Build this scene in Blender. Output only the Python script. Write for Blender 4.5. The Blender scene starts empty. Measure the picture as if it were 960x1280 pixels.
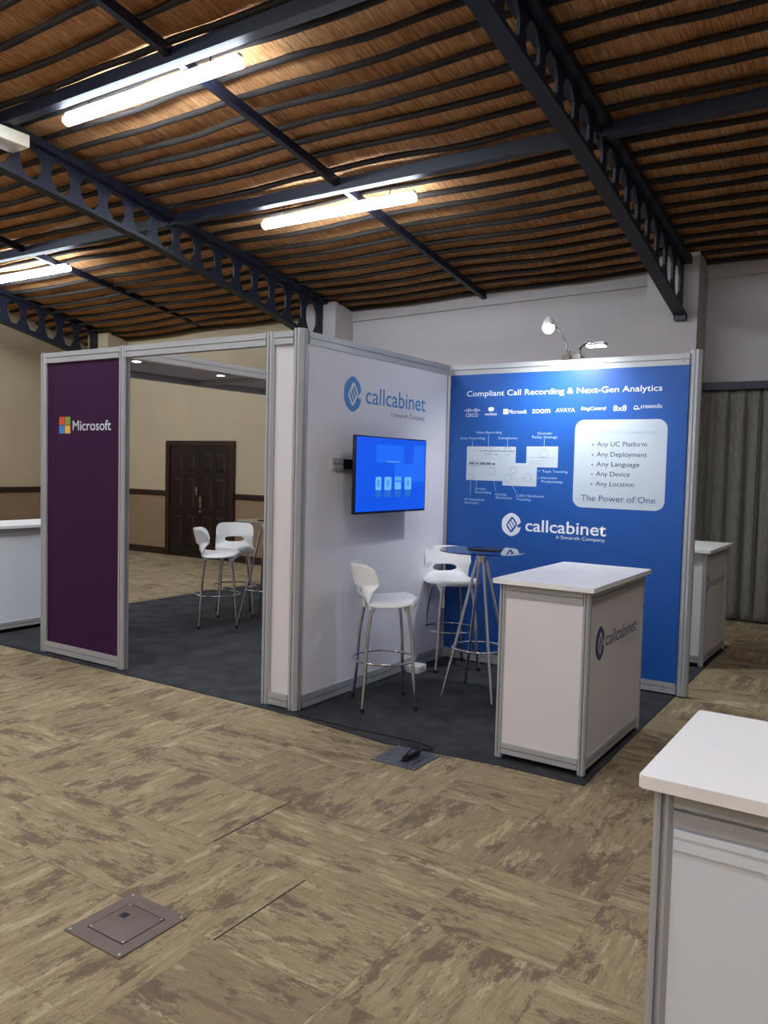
import bpy, bmesh, math, random
from mathutils import Vector, Matrix, noise as mnoise

SC = bpy.context.scene
COL = SC.collection
rnd = random.Random(7)

# ------------------------------------------------------------------ camera
FPX = 1013.425                       # focal length in pixels of the 960x1280 frame
cam_d = bpy.data.cameras.new('camera')
cam = bpy.data.objects.new('camera', cam_d)
COL.objects.link(cam)
cam_d.sensor_fit = 'VERTICAL'
cam_d.sensor_height = 24.0
cam_d.lens = FPX * 24.0 / 1280.0
cam_d.clip_start = 0.05
cam_d.clip_end = 100
_yaw, _pitch, _roll = -0.5785, -0.0553, 0.0245
_f = Vector((math.sin(_yaw) * math.cos(_pitch), math.cos(_yaw) * math.cos(_pitch), math.sin(_pitch)))
_r = Vector((math.cos(_yaw), -math.sin(_yaw), 0))
_u = _r.cross(_f)
_R = _r * math.cos(_roll) + _u * math.sin(_roll)
_U = -_r * math.sin(_roll) + _u * math.cos(_roll)
cam.matrix_world = Matrix(((_R.x, _U.x, -_f.x, 3.3338), (_R.y, _U.y, -_f.y, -4.0968), (_R.z, _U.z, -_f.z, 1.6314), (0, 0, 0, 1)))
SC.camera = cam

# ------------------------------------------------------------------ world, view, room light
SC.view_settings.view_transform = 'Standard'
SC.view_settings.look = 'None'
SC.view_settings.exposure = 1.08
SC.view_settings.gamma = 1.0
SC.view_settings.use_curve_mapping = False
world = bpy.data.worlds.new('world')
SC.world = world
world.use_nodes = True
world.node_tree.nodes['Background'].inputs[0].default_value = (0.6, 0.65, 0.75, 1)
world.node_tree.nodes['Background'].inputs[1].default_value = 0.05

TUBE_STRENGTH = 34.0                 # LED battens under the thatch
SPOT_POWER = 9.0                    # bare halogen on the arm above the blue wall
DOWNLIGHT_POWER = 14.0
REAR_SPOT_POWER = 34.0


# ------------------------------------------------------------------ materials
def lin(r, g, b):
    def c(v):
        v = v / 255.0
        return v / 12.92 if v <= 0.04045 else ((v + 0.055) / 1.055) ** 2.4
    return (c(r), c(g), c(b), 1.0)


def new_mat(name):
    m = bpy.data.materials.new(name)
    m.use_nodes = True
    return m, m.node_tree.nodes, m.node_tree.links, m.node_tree.nodes['Principled BSDF']


def mat(name, rgb, rough=0.5, metal=0.0, var=0.04, scale=6.0, bump=0.0, bscale=80.0, spec=0.5):
    """plain surface with a little procedural colour variation and optional fine bump"""
    m, N, L, b = new_mat(name)
    b.inputs['Roughness'].default_value = rough
    b.inputs['Metallic'].default_value = metal
    b.inputs['Specular IOR Level'].default_value = spec
    geo = N.new('ShaderNodeNewGeometry')
    nz = N.new('ShaderNodeTexNoise')
    nz.inputs['Scale'].default_value = scale
    nz.inputs['Detail'].default_value = 4
    L.new(geo.outputs['Position'], nz.inputs['Vector'])
    rp = N.new('ShaderNodeValToRGB')
    c = lin(*rgb)
    rp.color_ramp.elements[0].position = 0.3
    rp.color_ramp.elements[1].position = 0.7
    rp.color_ramp.elements[0].color = tuple(v * (1 - var) for v in c[:3]) + (1,)
    rp.color_ramp.elements[1].color = tuple(min(1, v * (1 + var)) for v in c[:3]) + (1,)
    L.new(nz.outputs['Fac'], rp.inputs['Fac'])
    L.new(rp.outputs['Color'], b.inputs['Base Color'])
    if bump:
        n2 = N.new('ShaderNodeTexNoise')
        n2.inputs['Scale'].default_value = bscale
        n2.inputs['Detail'].default_value = 5
        L.new(geo.outputs['Position'], n2.inputs['Vector'])
        bp = N.new('ShaderNodeBump')
        bp.inputs['Strength'].default_value = bump
        bp.inputs['Distance'].default_value = 0.01
        L.new(n2.outputs['Fac'], bp.inputs['Height'])
        L.new(bp.outputs['Normal'], b.inputs['Normal'])
    return m


def emit(name, rgb, strength):
    m, N, L, b = new_mat(name)
    b.inputs['Base Color'].default_value = (0.02, 0.02, 0.02, 1)
    b.inputs['Emission Color'].default_value = lin(*rgb)
    b.inputs['Emission Strength'].default_value = strength
    b.inputs['Roughness'].default_value = 0.35
    b.inputs['Specular IOR Level'].default_value = 0.06
    return m


def math_node(N, L, op, a, b=None):
    n = N.new('ShaderNodeMath')
    n.operation = op
    for i, v in enumerate((a, b)):
        if v is None:
            continue
        if isinstance(v, (int, float)):
            n.inputs[i].default_value = v
        else:
            L.new(v, n.inputs[i])
    return n.outputs[0]


def floor_material():
    m, N, L, b = new_mat('hall_carpet_tiles')
    geo = N.new('ShaderNodeNewGeometry')
    sp = N.new('ShaderNodeSeparateXYZ')
    L.new(geo.outputs['Position'], sp.inputs[0])
    x, y = sp.outputs[0], sp.outputs[1]
    tx = math_node(N, L, 'DIVIDE', math_node(N, L, 'SUBTRACT', x, 0.885), 0.515)
    ty = math_node(N, L, 'DIVIDE', math_node(N, L, 'SUBTRACT', y, -1.63), 0.515)
    fx, fy = math_node(N, L, 'FLOOR', tx), math_node(N, L, 'FLOOR', ty)
    cell = N.new('ShaderNodeCombineXYZ')
    L.new(fx, cell.inputs[0]); L.new(fy, cell.inputs[1])
    wn = N.new('ShaderNodeTexWhiteNoise')
    wn.noise_dimensions = '3D'
    L.new(cell.outputs[0], wn.inputs['Vector'])
    par = math_node(N, L, 'GREATER_THAN', math_node(N, L, 'FRACT', math_node(N, L, 'MULTIPLY', wn.outputs['Value'], 7.0)), 0.5)
    seed = math_node(N, L, 'MULTIPLY', wn.outputs['Value'], 40.0)

    def streak(a, bb):
        def vec(px, py):
            v = N.new('ShaderNodeCombineXYZ')
            L.new(math_node(N, L, 'MULTIPLY', x, px), v.inputs[0])
            L.new(math_node(N, L, 'MULTIPLY', y, py), v.inputs[1])
            L.new(seed, v.inputs[2])
            return v.outputs[0]
        mx = N.new('ShaderNodeMix')
        mx.data_type = 'VECTOR'
        L.new(par, mx.inputs[0])
        L.new(vec(a, bb), mx.inputs[4])
        L.new(vec(bb, a), mx.inputs[5])
        return mx.outputs[1]

    def nz(v, sc, det, rough):
        n = N.new('ShaderNodeTexNoise')
        n.inputs['Scale'].default_value = sc
        n.inputs['Detail'].default_value = det
        n.inputs['Roughness'].default_value = rough
        L.new(v, n.inputs['Vector'])
        return n.outputs['Fac']
    n1 = nz(streak(2.5, 6.2), 1.0, 11, 0.80)
    n2 = nz(streak(2.6, 17.0), 1.0, 7, 0.74)
    n4 = nz(streak(9.0, 55.0), 1.0, 3, 0.6)
    n3 = nz(geo.outputs['Position'], 170.0, 2, 0.5)

    def step(v, lo, hi):
        q = N.new('ShaderNodeMapRange')
        q.inputs[1].default_value = lo; q.inputs[2].default_value = hi
        L.new(v, q.inputs[0])
        return q.outputs[0]

    def layer(base, rgb, fac):
        q = N.new('ShaderNodeMix'); q.data_type = 'RGBA'
        if isinstance(base, tuple):
            q.inputs[6].default_value = base
        else:
            L.new(base, q.inputs[6])
        q.inputs[7].default_value = lin(*rgb)
        L.new(fac, q.inputs[0])
        return q.outputs[2]
    c_ = layer(lin(150, 134, 104), (164, 148, 116), step(n4, 0.42, 0.6))
    c_ = layer(c_, (134, 118, 92), math_node(N, L, 'MULTIPLY', step(wn.outputs['Value'], 0.55, 0.9), 0.6))
    c_ = layer(c_, (188, 174, 138), math_node(N, L, 'MULTIPLY', step(n2, 0.56, 0.60), 0.7))
    c_ = layer(c_, (112, 96, 80), math_node(N, L, 'MULTIPLY', step(n1, 0.525, 0.565), 0.85))
    c_ = layer(c_, (120, 104, 84), math_node(N, L, 'MULTIPLY', step(n2, 0.43, 0.40), 0.7))
    mul = N.new('ShaderNodeMix'); mul.data_type = 'RGBA'; mul.blend_type = 'MULTIPLY'
    mul.inputs[0].default_value = 1.0
    g = math_node(N, L, 'ADD', math_node(N, L, 'MULTIPLY', n3, 0.7), 0.66)
    # fine dark joints between the tiles
    def joint(t):
        d = math_node(N, L, 'ABSOLUTE', math_node(N, L, 'SUBTRACT', math_node(N, L, 'FRACT', t), 0.5))
        return math_node(N, L, 'GREATER_THAN', d, 0.494)
    j = math_node(N, L, 'MAXIMUM', joint(tx), joint(ty))
    jf = math_node(N, L, 'SUBTRACT', 1.0, math_node(N, L, 'MULTIPLY', j, 0.13))
    g = math_node(N, L, 'MULTIPLY', g, jf)
    cc = N.new('ShaderNodeCombineColor')
    for i in range(3):
        L.new(g, cc.inputs[i])
    L.new(c_, mul.inputs[6]); L.new(cc.outputs[0], mul.inputs[7])
    L.new(mul.outputs[2], b.inputs['Base Color'])
    b.inputs['Roughness'].default_value = 0.9
    b.inputs['Specular IOR Level'].default_value = 0.15
    bp = N.new('ShaderNodeBump'); bp.inputs['Strength'].default_value = 0.35; bp.inputs['Distance'].default_value = 0.004
    L.new(n3, bp.inputs['Height']); L.new(bp.outputs['Normal'], b.inputs['Normal'])
    return m


def thatch_material():
    m, N, L, b = new_mat('reed_thatch')
    geo = N.new('ShaderNodeNewGeometry')

    def nz(sx, sy, sz, det, rot=0.0):
        mp = N.new('ShaderNodeMapping')
        mp.inputs['Scale'].default_value = (sx, sy, sz)
        mp.inputs['Rotation'].default_value = (0, 0, rot)
        L.new(geo.outputs['Position'], mp.inputs['Vector'])
        n = N.new('ShaderNodeTexNoise')
        n.inputs['Scale'].default_value = 1.0
        n.inputs['Detail'].default_value = det
        n.inputs['Roughness'].default_value = 0.65
        L.new(mp.outputs[0], n.inputs['Vector'])
        return n.outputs['Fac']
    fib = nz(62, 3.5, 5, 5, 0.10)
    fib2 = nz(120, 9, 9, 3, -0.12)
    big = nz(1.6, 2.4, 1.0, 3)
    s = math_node(N, L, 'ADD', math_node(N, L, 'MULTIPLY', fib, 0.5), math_node(N, L, 'ADD', math_node(N, L, 'MULTIPLY', fib2, 0.3), math_node(N, L, 'MULTIPLY', big, 0.2)))
    rp = N.new('ShaderNodeValToRGB')
    cr = rp.color_ramp
    cr.elements[0].position = 0.36; cr.elements[0].color = lin(132, 84, 50)
    cr.elements[1].position = 0.66; cr.elements[1].color = lin(246, 214, 170)
    e = cr.elements.new(0.46); e.color = lin(188, 132, 86)
    e = cr.elements.new(0.54); e.color = lin(216, 162, 108)
    L.new(s, rp.inputs['Fac'])
    L.new(rp.outputs['Color'], b.inputs['Base Color'])
    b.inputs['Roughness'].default_value = 0.85
    b.inputs['Specular IOR Level'].default_value = 0.2
    bp = N.new('ShaderNodeBump'); bp.inputs['Strength'].default_value = 0.8; bp.inputs['Distance'].default_value = 0.02
    L.new(fib, bp.inputs['Height']); L.new(bp.outputs['Normal'], b.inputs['Normal'])
    return m


def wood_material(name, c0, c1, rough=0.35):
    m, N, L, b = new_mat(name)
    geo = N.new('ShaderNodeNewGeometry')
    mp = N.new('ShaderNodeMapping')
    mp.inputs['Scale'].default_value = (30, 30, 2.2)
    L.new(geo.outputs['Position'], mp.inputs['Vector'])
    n = N.new('ShaderNodeTexNoise')
    n.inputs['Scale'].default_value = 1.0; n.inputs['Detail'].default_value = 6
    L.new(mp.outputs[0], n.inputs['Vector'])
    rp = N.new('ShaderNodeValToRGB')
    rp.color_ramp.elements[0].position = 0.35; rp.color_ramp.elements[0].color = lin(*c0)
    rp.color_ramp.elements[1].position = 0.65; rp.color_ramp.elements[1].color = lin(*c1)
    L.new(n.outputs['Fac'], rp.inputs['Fac']); L.new(rp.outputs['Color'], b.inputs['Base Color'])
    b.inputs['Roughness'].default_value = rough
    return m


def fabric_material():
    m, N, L, b = new_mat('curtain_fabric')
    geo = N.new('ShaderNodeNewGeometry')
    mp = N.new('ShaderNodeMapping'); mp.inputs['Scale'].default_value = (60, 60, 9)
    L.new(geo.outputs['Position'], mp.inputs['Vector'])
    n = N.new('ShaderNodeTexNoise'); n.inputs['Scale'].default_value = 1.0; n.inputs['Detail'].default_value = 4
    L.new(mp.outputs[0], n.inputs['Vector'])
    rp = N.new('ShaderNodeValToRGB')
    rp.color_ramp.elements[0].position = 0.3; rp.color_ramp.elements[0].color = lin(96, 91, 80)
    rp.color_ramp.elements[1].position = 0.7; rp.color_ramp.elements[1].color = lin(122, 116, 102)
    L.new(n.outputs['Fac'], rp.inputs['Fac']); L.new(rp.outputs['Color'], b.inputs['Base Color'])
    b.inputs['Roughness'].default_value = 0.8
    b.inputs['Sheen Weight'].default_value = 0.2
    return m


def glass_material():
    m, N, L, b = new_mat('tinted_glass')
    b.inputs['Base Color'].default_value = (0.50, 0.62, 0.72, 1)
    b.inputs['Roughness'].default_value = 0.02
    b.inputs['Transmission Weight'].default_value = 1.0
    b.inputs['IOR'].default_value = 1.45
    geo = N.new('ShaderNodeNewGeometry')
    n = N.new('ShaderNodeTexNoise'); n.inputs['Scale'].default_value = 14
    L.new(geo.outputs['Position'], n.inputs['Vector'])
    mr = N.new('ShaderNodeMapRange'); mr.inputs[3].default_value = 0.01; mr.inputs[4].default_value = 0.04
    L.new(n.outputs['Fac'], mr.inputs[0]); L.new(mr.outputs[0], b.inputs['Roughness'])
    return m


M = dict(
    floor=floor_material(), thatch=thatch_material(),
    batten=mat('dark_pole_wood', (36, 29, 24), 0.85, var=0.3, scale=9, bump=0.4, bscale=40),
    steel=mat('navy_painted_steel', (17, 22, 39), 0.5, var=0.15, scale=4),
    wall_warm_lit=mat('wall_paint_warm_light', (176, 160, 130), 0.75, var=0.03, scale=2.0, bump=0.08),  # warm light on the left walls, put into the paint colour
    wall_grey_lit=mat('wall_paint_grey_light', (178, 170, 168), 0.75, var=0.03, scale=2.0, bump=0.08),  # same wall farther right, its greyer light put into the colour
    wainscot=mat('brown_wainscot_paint', (136, 111, 84), 0.7, var=0.04, scale=3.0, bump=0.1),
    wood=wood_material('dark_mahogany', (20, 9, 7), (35, 16, 11)),
    wood_trim=wood_material('dark_trim_wood', (38, 22, 17), (52, 30, 22)),
    brass=mat('worn_brass', (168, 158, 144), 0.3, 0.9),
    alu=mat('anodised_aluminium', (178, 180, 182), 0.42, 0.2, var=0.03),
    groove=mat('profile_groove', (52, 52, 52), 0.6),
    panel=mat('white_laminate_panel', (222, 219, 221), 0.45, var=0.015, scale=2),
    top=mat('white_laminate_top', (244, 243, 240), 0.35, var=0.01, scale=2),
    door_panel=mat('pale_grey_laminate', (224, 231, 238), 0.4, var=0.015, scale=2),
    fabric_white=mat('white_graphic_panel', (236, 234, 238), 0.6, var=0.012, scale=2),
    purple=mat('purple_graphic', (56, 20, 60), 0.6, var=0.06, scale=2, spec=0.2),
    blue=mat('blue_graphic', (24, 84, 164), 0.42, var=0.02, scale=2),
    ink_white=mat('white_print', (240, 244, 250), 0.5, var=0.01),
    card=mat('printed_white_card', (190, 201, 212), 0.6, var=0.01),
    ink_ghost=mat('ghost_print', (170, 182, 196), 0.6, var=0.02),
    ink_pale=mat('pale_print', (205, 210, 216), 0.5, var=0.02),
    ink_blue=mat('sky_blue_print', (74, 142, 205), 0.5, var=0.05),
    ink_navy=mat('navy_print', (48, 62, 130), 0.5, var=0.05),
    ink_grey=mat('grey_print', (112, 116, 128), 0.5, var=0.05),
    ink_slate=mat('slate_blue_print', (84, 96, 142), 0.5, var=0.05),
    ink_dove=mat('dove_blue_print', (136, 146, 176), 0.5, var=0.05),
    ink_slate_grey=mat('slate_grey_print', (72, 78, 96), 0.5, var=0.05),
    ink_light=mat('light_grey_print', (196, 194, 198), 0.5, var=0.03),
    ink_sky=mat('light_blue_print', (176, 208, 240), 0.5, var=0.03),
    ms_red=mat('red_print', (222, 84, 56), 0.5), ms_green=mat('green_print', (132, 158, 62), 0.5),
    ms_blue=mat('blue_print', (46, 140, 206), 0.5), ms_yellow=mat('yellow_print', (238, 178, 66), 0.5),
    carpet=mat('charcoal_stand_carpet', (64, 65, 68), 0.95, var=0.3, scale=5, bump=0.5, bscale=300, spec=0.1),
    plastic=mat('white_plastic', (240, 240, 240), 0.3, var=0.01),
    chrome=mat('chrome', (214, 214, 220), 0.09, 1.0, var=0.02),
    rubber=mat('black_rubber', (22, 22, 24), 0.7),
    black=mat('black_plastic', (18, 18, 22), 0.35),
    bezel=mat('dark_tv_casing', (22, 24, 46), 0.3),
    tv=emit('screen_blue', (0, 84, 235), 0.46),
    tv_patch=emit('screen_light_blue', (14, 104, 250), 0.47),
    tv_icon=emit('screen_icon_blue', (104, 182, 255), 0.47),
    tv_mirror=emit('screen_icon_reflection', (40, 120, 225), 0.36),
    tv_glyph=emit('screen_icon_detail', (84, 150, 225), 0.47),
    tv_text=emit('screen_text', (150, 215, 255), 0.47),
    tube=emit('led_diffuser', (226, 239, 255), TUBE_STRENGTH),
    bulb=emit('halogen_bulb', (240, 250, 255), 60.0),
    down=emit('downlight_lens', (235, 242, 255), 14.0),
    hatch=mat('brown_floor_box_steel', (112, 98, 88), 0.5, 0.15, var=0.06, scale=12),
    hatch_grey=mat('grey_floor_box_steel', (96, 98, 104), 0.45, 0.3, var=0.06, scale=12),
    screw=mat('bright_screw', (215, 210, 200), 0.3, 0.6),
    curtain=fabric_material(), glass=glass_material(),
    fitting=mat('white_fitting', (222, 222, 218), 0.45),
    soffit=mat('ceiling_cloth', (205, 198, 208), 0.8, var=0.03, scale=3),
    cream_box=mat('cream_plastic', (226, 218, 196), 0.5),
)


# ------------------------------------------------------------------ object helpers
def link_mesh(name, bm, material, parent=None, smooth=False, angle=40):
    me = bpy.data.meshes.new(name)
    bmesh.ops.recalc_face_normals(bm, faces=bm.faces)
    bm.to_mesh(me)
    bm.free()
    ms = material if isinstance(material, (list, tuple)) else [material]
    for m in ms:
        me.materials.append(m)
    o = bpy.data.objects.new(name, me)
    COL.objects.link(o)
    if parent is not None:
        o.parent = parent
    if smooth:
        for p in me.polygons:
            p.use_smooth = True
        me.set_sharp_from_angle(angle=math.radians(angle))
    return o


def tag(o, label, cat, group=None):
    o['label'] = label
    o['category'] = cat
    if group:
        o['group'] = group
    return o


def thing(name, label, cat, loc=(0, 0, 0), rz=0.0, group=None):
    o = bpy.data.objects.new(name, None)
    o.empty_display_size = 0.1
    COL.objects.link(o)
    o.location = loc
    o.rotation_euler = (0, 0, rz)
    return tag(o, label, cat, group)


def copy_thing(root, label, loc, rz):
    r = root.copy(); COL.objects.link(r)
    r.location = loc; r.rotation_euler = (0, 0, rz); r['label'] = label
    for ch in root.children:
        c = ch.copy(); COL.objects.link(c); c.parent = r
        for g in ch.children:
            d = g.copy(); COL.objects.link(d); d.parent = c
    return r


def add_box(bm, x0, x1, y0, y1, z0, z1, mi=0):
    vs = [bm.verts.new((x, y, z)) for z in (z0, z1) for y in (y0, y1) for x in (x0, x1)]
    for q in ((0, 1, 3, 2), (4, 6, 7, 5), (0, 4, 5, 1), (2, 3, 7, 6), (0, 2, 6, 4), (1, 5, 7, 3)):
        f = bm.faces.new([vs[i] for i in q]); f.material_index = mi
    return vs


def box(name, x0, x1, y0, y1, z0, z1, m, parent=None, bevel=0.0, seg=2):
    bm = bmesh.new()
    add_box(bm, x0, x1, y0, y1, z0, z1)
    if bevel:
        bmesh.ops.bevel(bm, geom=bm.edges[:], offset=bevel, segments=seg, affect='EDGES', profile=0.5)
    return link_mesh(name, bm, m, parent, smooth=bool(bevel))


def add_prism(bm, pts, frame, depth, mi=0):
    """2-D polygon pts swept along frame's third axis; frame = (origin, ax, ay, az)"""
    o, ax, ay, az = frame
    a = [bm.verts.new(o + ax * p[0] + ay * p[1]) for p in pts]
    b = [bm.verts.new(o + ax * p[0] + ay * p[1] + az * depth) for p in pts]
    n = len(pts)
    bm.faces.new(a).material_index = mi
    bm.faces.new(b[::-1]).material_index = mi
    for i in range(n):
        bm.faces.new((a[i], b[i], b[(i + 1) % n], a[(i + 1) % n])).material_index = mi


def add_cyl(bm, p0, p1, r0, r1=None, n=16, mi=0, caps=True):
    p0, p1 = Vector(p0), Vector(p1)
    r1 = r0 if r1 is None else r1
    d = (p1 - p0).normalized()
    s = d.orthogonal().normalized(); t = d.cross(s)
    a, b = [], []
    for i in range(n):
        w = 2 * math.pi * i / n
        e = s * math.cos(w) + t * math.sin(w)
        a.append(bm.verts.new(p0 + e * r0)); b.append(bm.verts.new(p1 + e * r1))
    for i in range(n):
        bm.faces.new((a[i], a[(i + 1) % n], b[(i + 1) % n], b[i])).material_index = mi
    if caps:
        bm.faces.new(a[::-1]).material_index = mi
        bm.faces.new(b).material_index = mi


def add_tube(bm, pts, r, n=12, closed=False, caps=True):
    pts = [Vector(p) for p in pts]
    m = len(pts)
    rs = r if isinstance(r, (list, tuple)) else [r] * m
    rings = []
    prev = None
    for i, p in enumerate(pts):
        if closed:
            d = (pts[(i + 1) % m] - pts[i - 1]).normalized()
        else:
            d = (pts[min(i + 1, m - 1)] - pts[max(i - 1, 0)]).normalized()
        if prev is None:
            s = d.orthogonal().normalized()
        else:
            s = (prev - d * prev.dot(d)).normalized()
        prev = s
        t = d.cross(s)
        rings.append([bm.verts.new(p + (s * math.cos(2 * math.pi * k / n) + t * math.sin(2 * math.pi * k / n)) * rs[i]) for k in range(n)])
    for i in range(m if closed else m - 1):
        A, B = rings[i], rings[(i + 1) % m]
        for k in range(n):
            bm.faces.new((A[k], A[(k + 1) % n], B[(k + 1) % n], B[k]))
    if caps and not closed:
        bm.faces.new(rings[0][::-1]); bm.faces.new(rings[-1])


def spline(ctrl, n=8):
    """Catmull-Rom through control points"""
    P = [Vector(c) for c in ctrl]
    P = [P[0] * 2 - P[1]] + P + [P[-1] * 2 - P[-2]]
    out = []
    for i in range(1, len(P) - 2):
        for k in range(n):
            t = k / n
            a, b, c, d = P[i - 1], P[i], P[i + 1], P[i + 2]
            out.append(0.5 * ((2 * b) + (c - a) * t + (2 * a - 5 * b + 4 * c - d) * t * t + (3 * b - a - 3 * c + d) * t ** 3))
    out.append(P[-2])
    return out


X, Y, Z = Vector((1, 0, 0)), Vector((0, 1, 0)), Vector((0, 0, 1))


def post(name, cx, cy, z0, z1, parent, s=0.07, ch=0.014):
    """upright exhibition profile: chamfered square tube with a groove in the middle of each face"""
    bm = bmesh.new()
    h, g, d = s / 2, 0.004, 0.012
    q = [(-h + ch, -h), (-g, -h), (-g, -h + d), (g, -h + d), (g, -h), (h - ch, -h)]
    pts = []
    for k in range(4):
        c, sn = math.cos(k * math.pi / 2), math.sin(k * math.pi / 2)
        pts += [(p[0] * c - p[1] * sn, p[0] * sn + p[1] * c) for p in q]
    add_prism(bm, pts, (Vector((cx, cy, z0)), X, Y, Z), z1 - z0)
    return link_mesh(name, bm, M['alu'], parent)


def beam(name, p0, p1, z0, z1, parent, t=0.06, grooves=1, m='alu'):
    """horizontal profile from p0 to p1 (xy), grooved along both faces"""
    bm = bmesh.new()
    a, b = Vector((p0[0], p0[1], 0)), Vector((p1[0], p1[1], 0))
    d = (b - a)
    L_ = d.length
    d.normalize()
    s = Z.cross(d)
    h = z1 - z0
    w, g, dp = t / 2, 0.0035, 0.010
    zs = [h * 0.5] if grooves == 1 else [h * 0.3, h * 0.7]
    right, left = [], []
    for zz in zs:
        right += [(w, zz - g), (w - dp, zz - g), (w - dp, zz + g), (w, zz + g)]
    pts = [(-w, 0), (w, 0)] + right + [(w, h), (-w, h)]
    for zz in zs[::-1]:
        pts += [(-w, zz + g), (-w + dp, zz + g), (-w + dp, zz - g), (-w, zz - g)]
    add_prism(bm, pts, (a + Z * z0, s, Z, d), L_)
    return link_mesh(name, bm, M[m], parent)


# prints: flat shapes on a panel.  A plane is (origin, right, up, out)
def text(name, s, plane, h0, h1, zb, cap, m, parent, bold=0.0, lift=0.0012, shear=0.0, spacing=1.0):
    """one line of lettering between h0 and h1 along the plane, baseline zb, capital height cap"""
    cu = bpy.data.curves.new('t', 'FONT')
    cu.body = s
    cu.offset = min(bold, 0.011) if cap > 0.06 else min(bold, 0.004 if cap > 0.04 else 0.001)
    cu.shear = shear
    cu.space_character = spacing
    cu.resolution_u = 4
    to = bpy.data.objects.new('t', cu)
    COL.objects.link(to)
    bpy.context.view_layer.update()
    me = bpy.data.meshes.new_from_object(to.evaluated_get(bpy.context.evaluated_depsgraph_get()))
    COL.objects.unlink(to)
    bpy.data.objects.remove(to)
    bpy.data.curves.remove(cu)
    xs = [v.co.x for v in me.vertices]
    x0, x1 = min(xs), max(xs)
    o, ax, ay, az = plane
    sx = (h1 - h0) / (x1 - x0)
    sy = cap / 0.73
    for v in me.vertices:
        v.co = o + ax * (h0 + (v.co.x - x0) * sx) + ay * (zb + v.co.y * sy) + az * lift
    me.materials.clear()
    me.materials.append(m)
    ob = bpy.data.objects.new(name, me)
    COL.objects.link(ob)
    ob.parent = parent
    return ob


def flat(name, polys, plane, m, parent, lift=0.0012):
    o, ax, ay, az = plane
    bm = bmesh.new()
    for pts in polys:
        f = bm.faces.new([bm.verts.new(o + ax * p[0] + ay * p[1] + az * lift) for p in pts])
    bmesh.ops.triangulate(bm, faces=[f for f in bm.faces if len(f.verts) > 4])
    me = bpy.data.meshes.new(name); bm.to_mesh(me); bm.free()
    me.materials.append(m)
    ob = bpy.data.objects.new(name, me); COL.objects.link(ob); ob.parent = parent
    return ob


def rect(x0, x1, z0, z1):
    return [(x0, z0), (x1, z0), (x1, z1), (x0, z1)]


def rrect(x0, x1, z0, z1, r, n=6):
    out = []
    for cx, cz, a0 in ((x1 - r, z1 - r, 0), (x0 + r, z1 - r, 90), (x0 + r, z0 + r, 180), (x1 - r, z0 + r, 270)):
        for k in range(n + 1):
            w = math.radians(a0 + 90 * k / n)
            out.append((cx + r * math.cos(w), cz + r * math.sin(w)))
    return out


def line(p, q, w=0.003):
    d = Vector((q[0] - p[0], q[1] - p[1])).normalized()
    nx, nz = -d.y * w / 2, d.x * w / 2
    return [(p[0] - nx, p[1] - nz), (q[0] - nx, q[1] - nz), (q[0] + nx, q[1] + nz), (p[0] + nx, p[1] + nz)]


def ring_polys(cx, cz, r, w=0.002, n=24):
    out = []
    for k in range(n):
        a, b = 2 * math.pi * k / n, 2 * math.pi * (k + 1) / n
        out.append([(cx + (r - w) * math.cos(a), cz + (r - w) * math.sin(a)), (cx + r * math.cos(a), cz + r * math.sin(a)),
                    (cx + r * math.cos(b), cz + r * math.sin(b)), (cx + (r - w) * math.cos(b), cz + (r - w) * math.sin(b))])
    return out


def round_poly(pts, r, n=5):
    """round the corners of a convex polygon"""
    out = []
    m = len(pts)
    for i in range(m):
        p, a, b = Vector(pts[i]), Vector(pts[i - 1]), Vector(pts[(i + 1) % m])
        ra = min(r, (a - p).length * 0.48, (b - p).length * 0.48)
        q0, q1 = p + (a - p).normalized() * ra, p + (b - p).normalized() * ra
        for k in range(n + 1):
            t = k / n
            v = q0 * (1 - t) ** 2 + p * 2 * t * (1 - t) + q1 * t * t
            out.append((v.x, v.y))
    return out


def badge(plane, x0, x1, z0, z1, ink, ground, parent):
    """the round-cornered C-shaped company badge with a striped lozenge in the middle"""
    cx, cz, a, b = (x0 + x1) / 2, (z0 + z1) / 2, (x1 - x0) / 2, (z1 - z0) / 2
    S = lambda l: [(cx + p[0] * a, cz + p[1] * b) for p in l]
    outer = round_poly([(0.0, 1.17), (1.0, 0.60), (1.0, -0.60), (0.0, -1.17), (-1.04, -0.56), (-1.04, 0.56)], 0.46, 7)
    flat('badge', [S(outer)], plane, ink, parent, 0.0012)
    # gap that opens the C on the right
    flat('badge_gap', [S([(0.62, -0.06), (1.08, 0.26), (1.08, -0.10), (0.80, -0.28)])], plane, ground, parent, 0.0018)
    loz = round_poly([(0.06, 0.82), (0.70, 0.07), (0.02, -0.82), (-0.62, -0.07)], 0.28)
    flat('badge_lozenge', [S(loz)], plane, ground, parent, 0.0018)
    strips = []
    for k in range(3):
        c0 = Vector((0.04, 0.0)) + Vector((0.205, 0.205)) * (k - 1)
        d_, w_ = Vector((0.20, -0.27)), Vector((0.066, 0.066))
        strips.append(S(round_poly([tuple(c0 - d_ - w_), tuple(c0 + d_ - w_), tuple(c0 + d_ + w_), tuple(c0 - d_ + w_)], 0.07, 3)))
    flat('badge_stripes', strips, plane, ink, parent, 0.0024)


# ================================================================== THE HALL
ROOF0, ROOFS, BACK = 4.0, 0.15, 5.75
RIDGE_Y = -5.5


def roof_z(x, y):
    base = ROOF0 + ROOFS * (BACK - y) if y >= RIDGE_Y else ROOF0 + ROOFS * (BACK - RIDGE_Y) - ROOFS * (RIDGE_Y - y)
    k = max(0.0, min(1.0, (y - 3.0) / 2.75))
    return base + 0.022 * (x + 0.3) * k * (1 if x < 3 else 0.5)


def structure(o):
    o['kind'] = 'structure'
    return o


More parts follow.
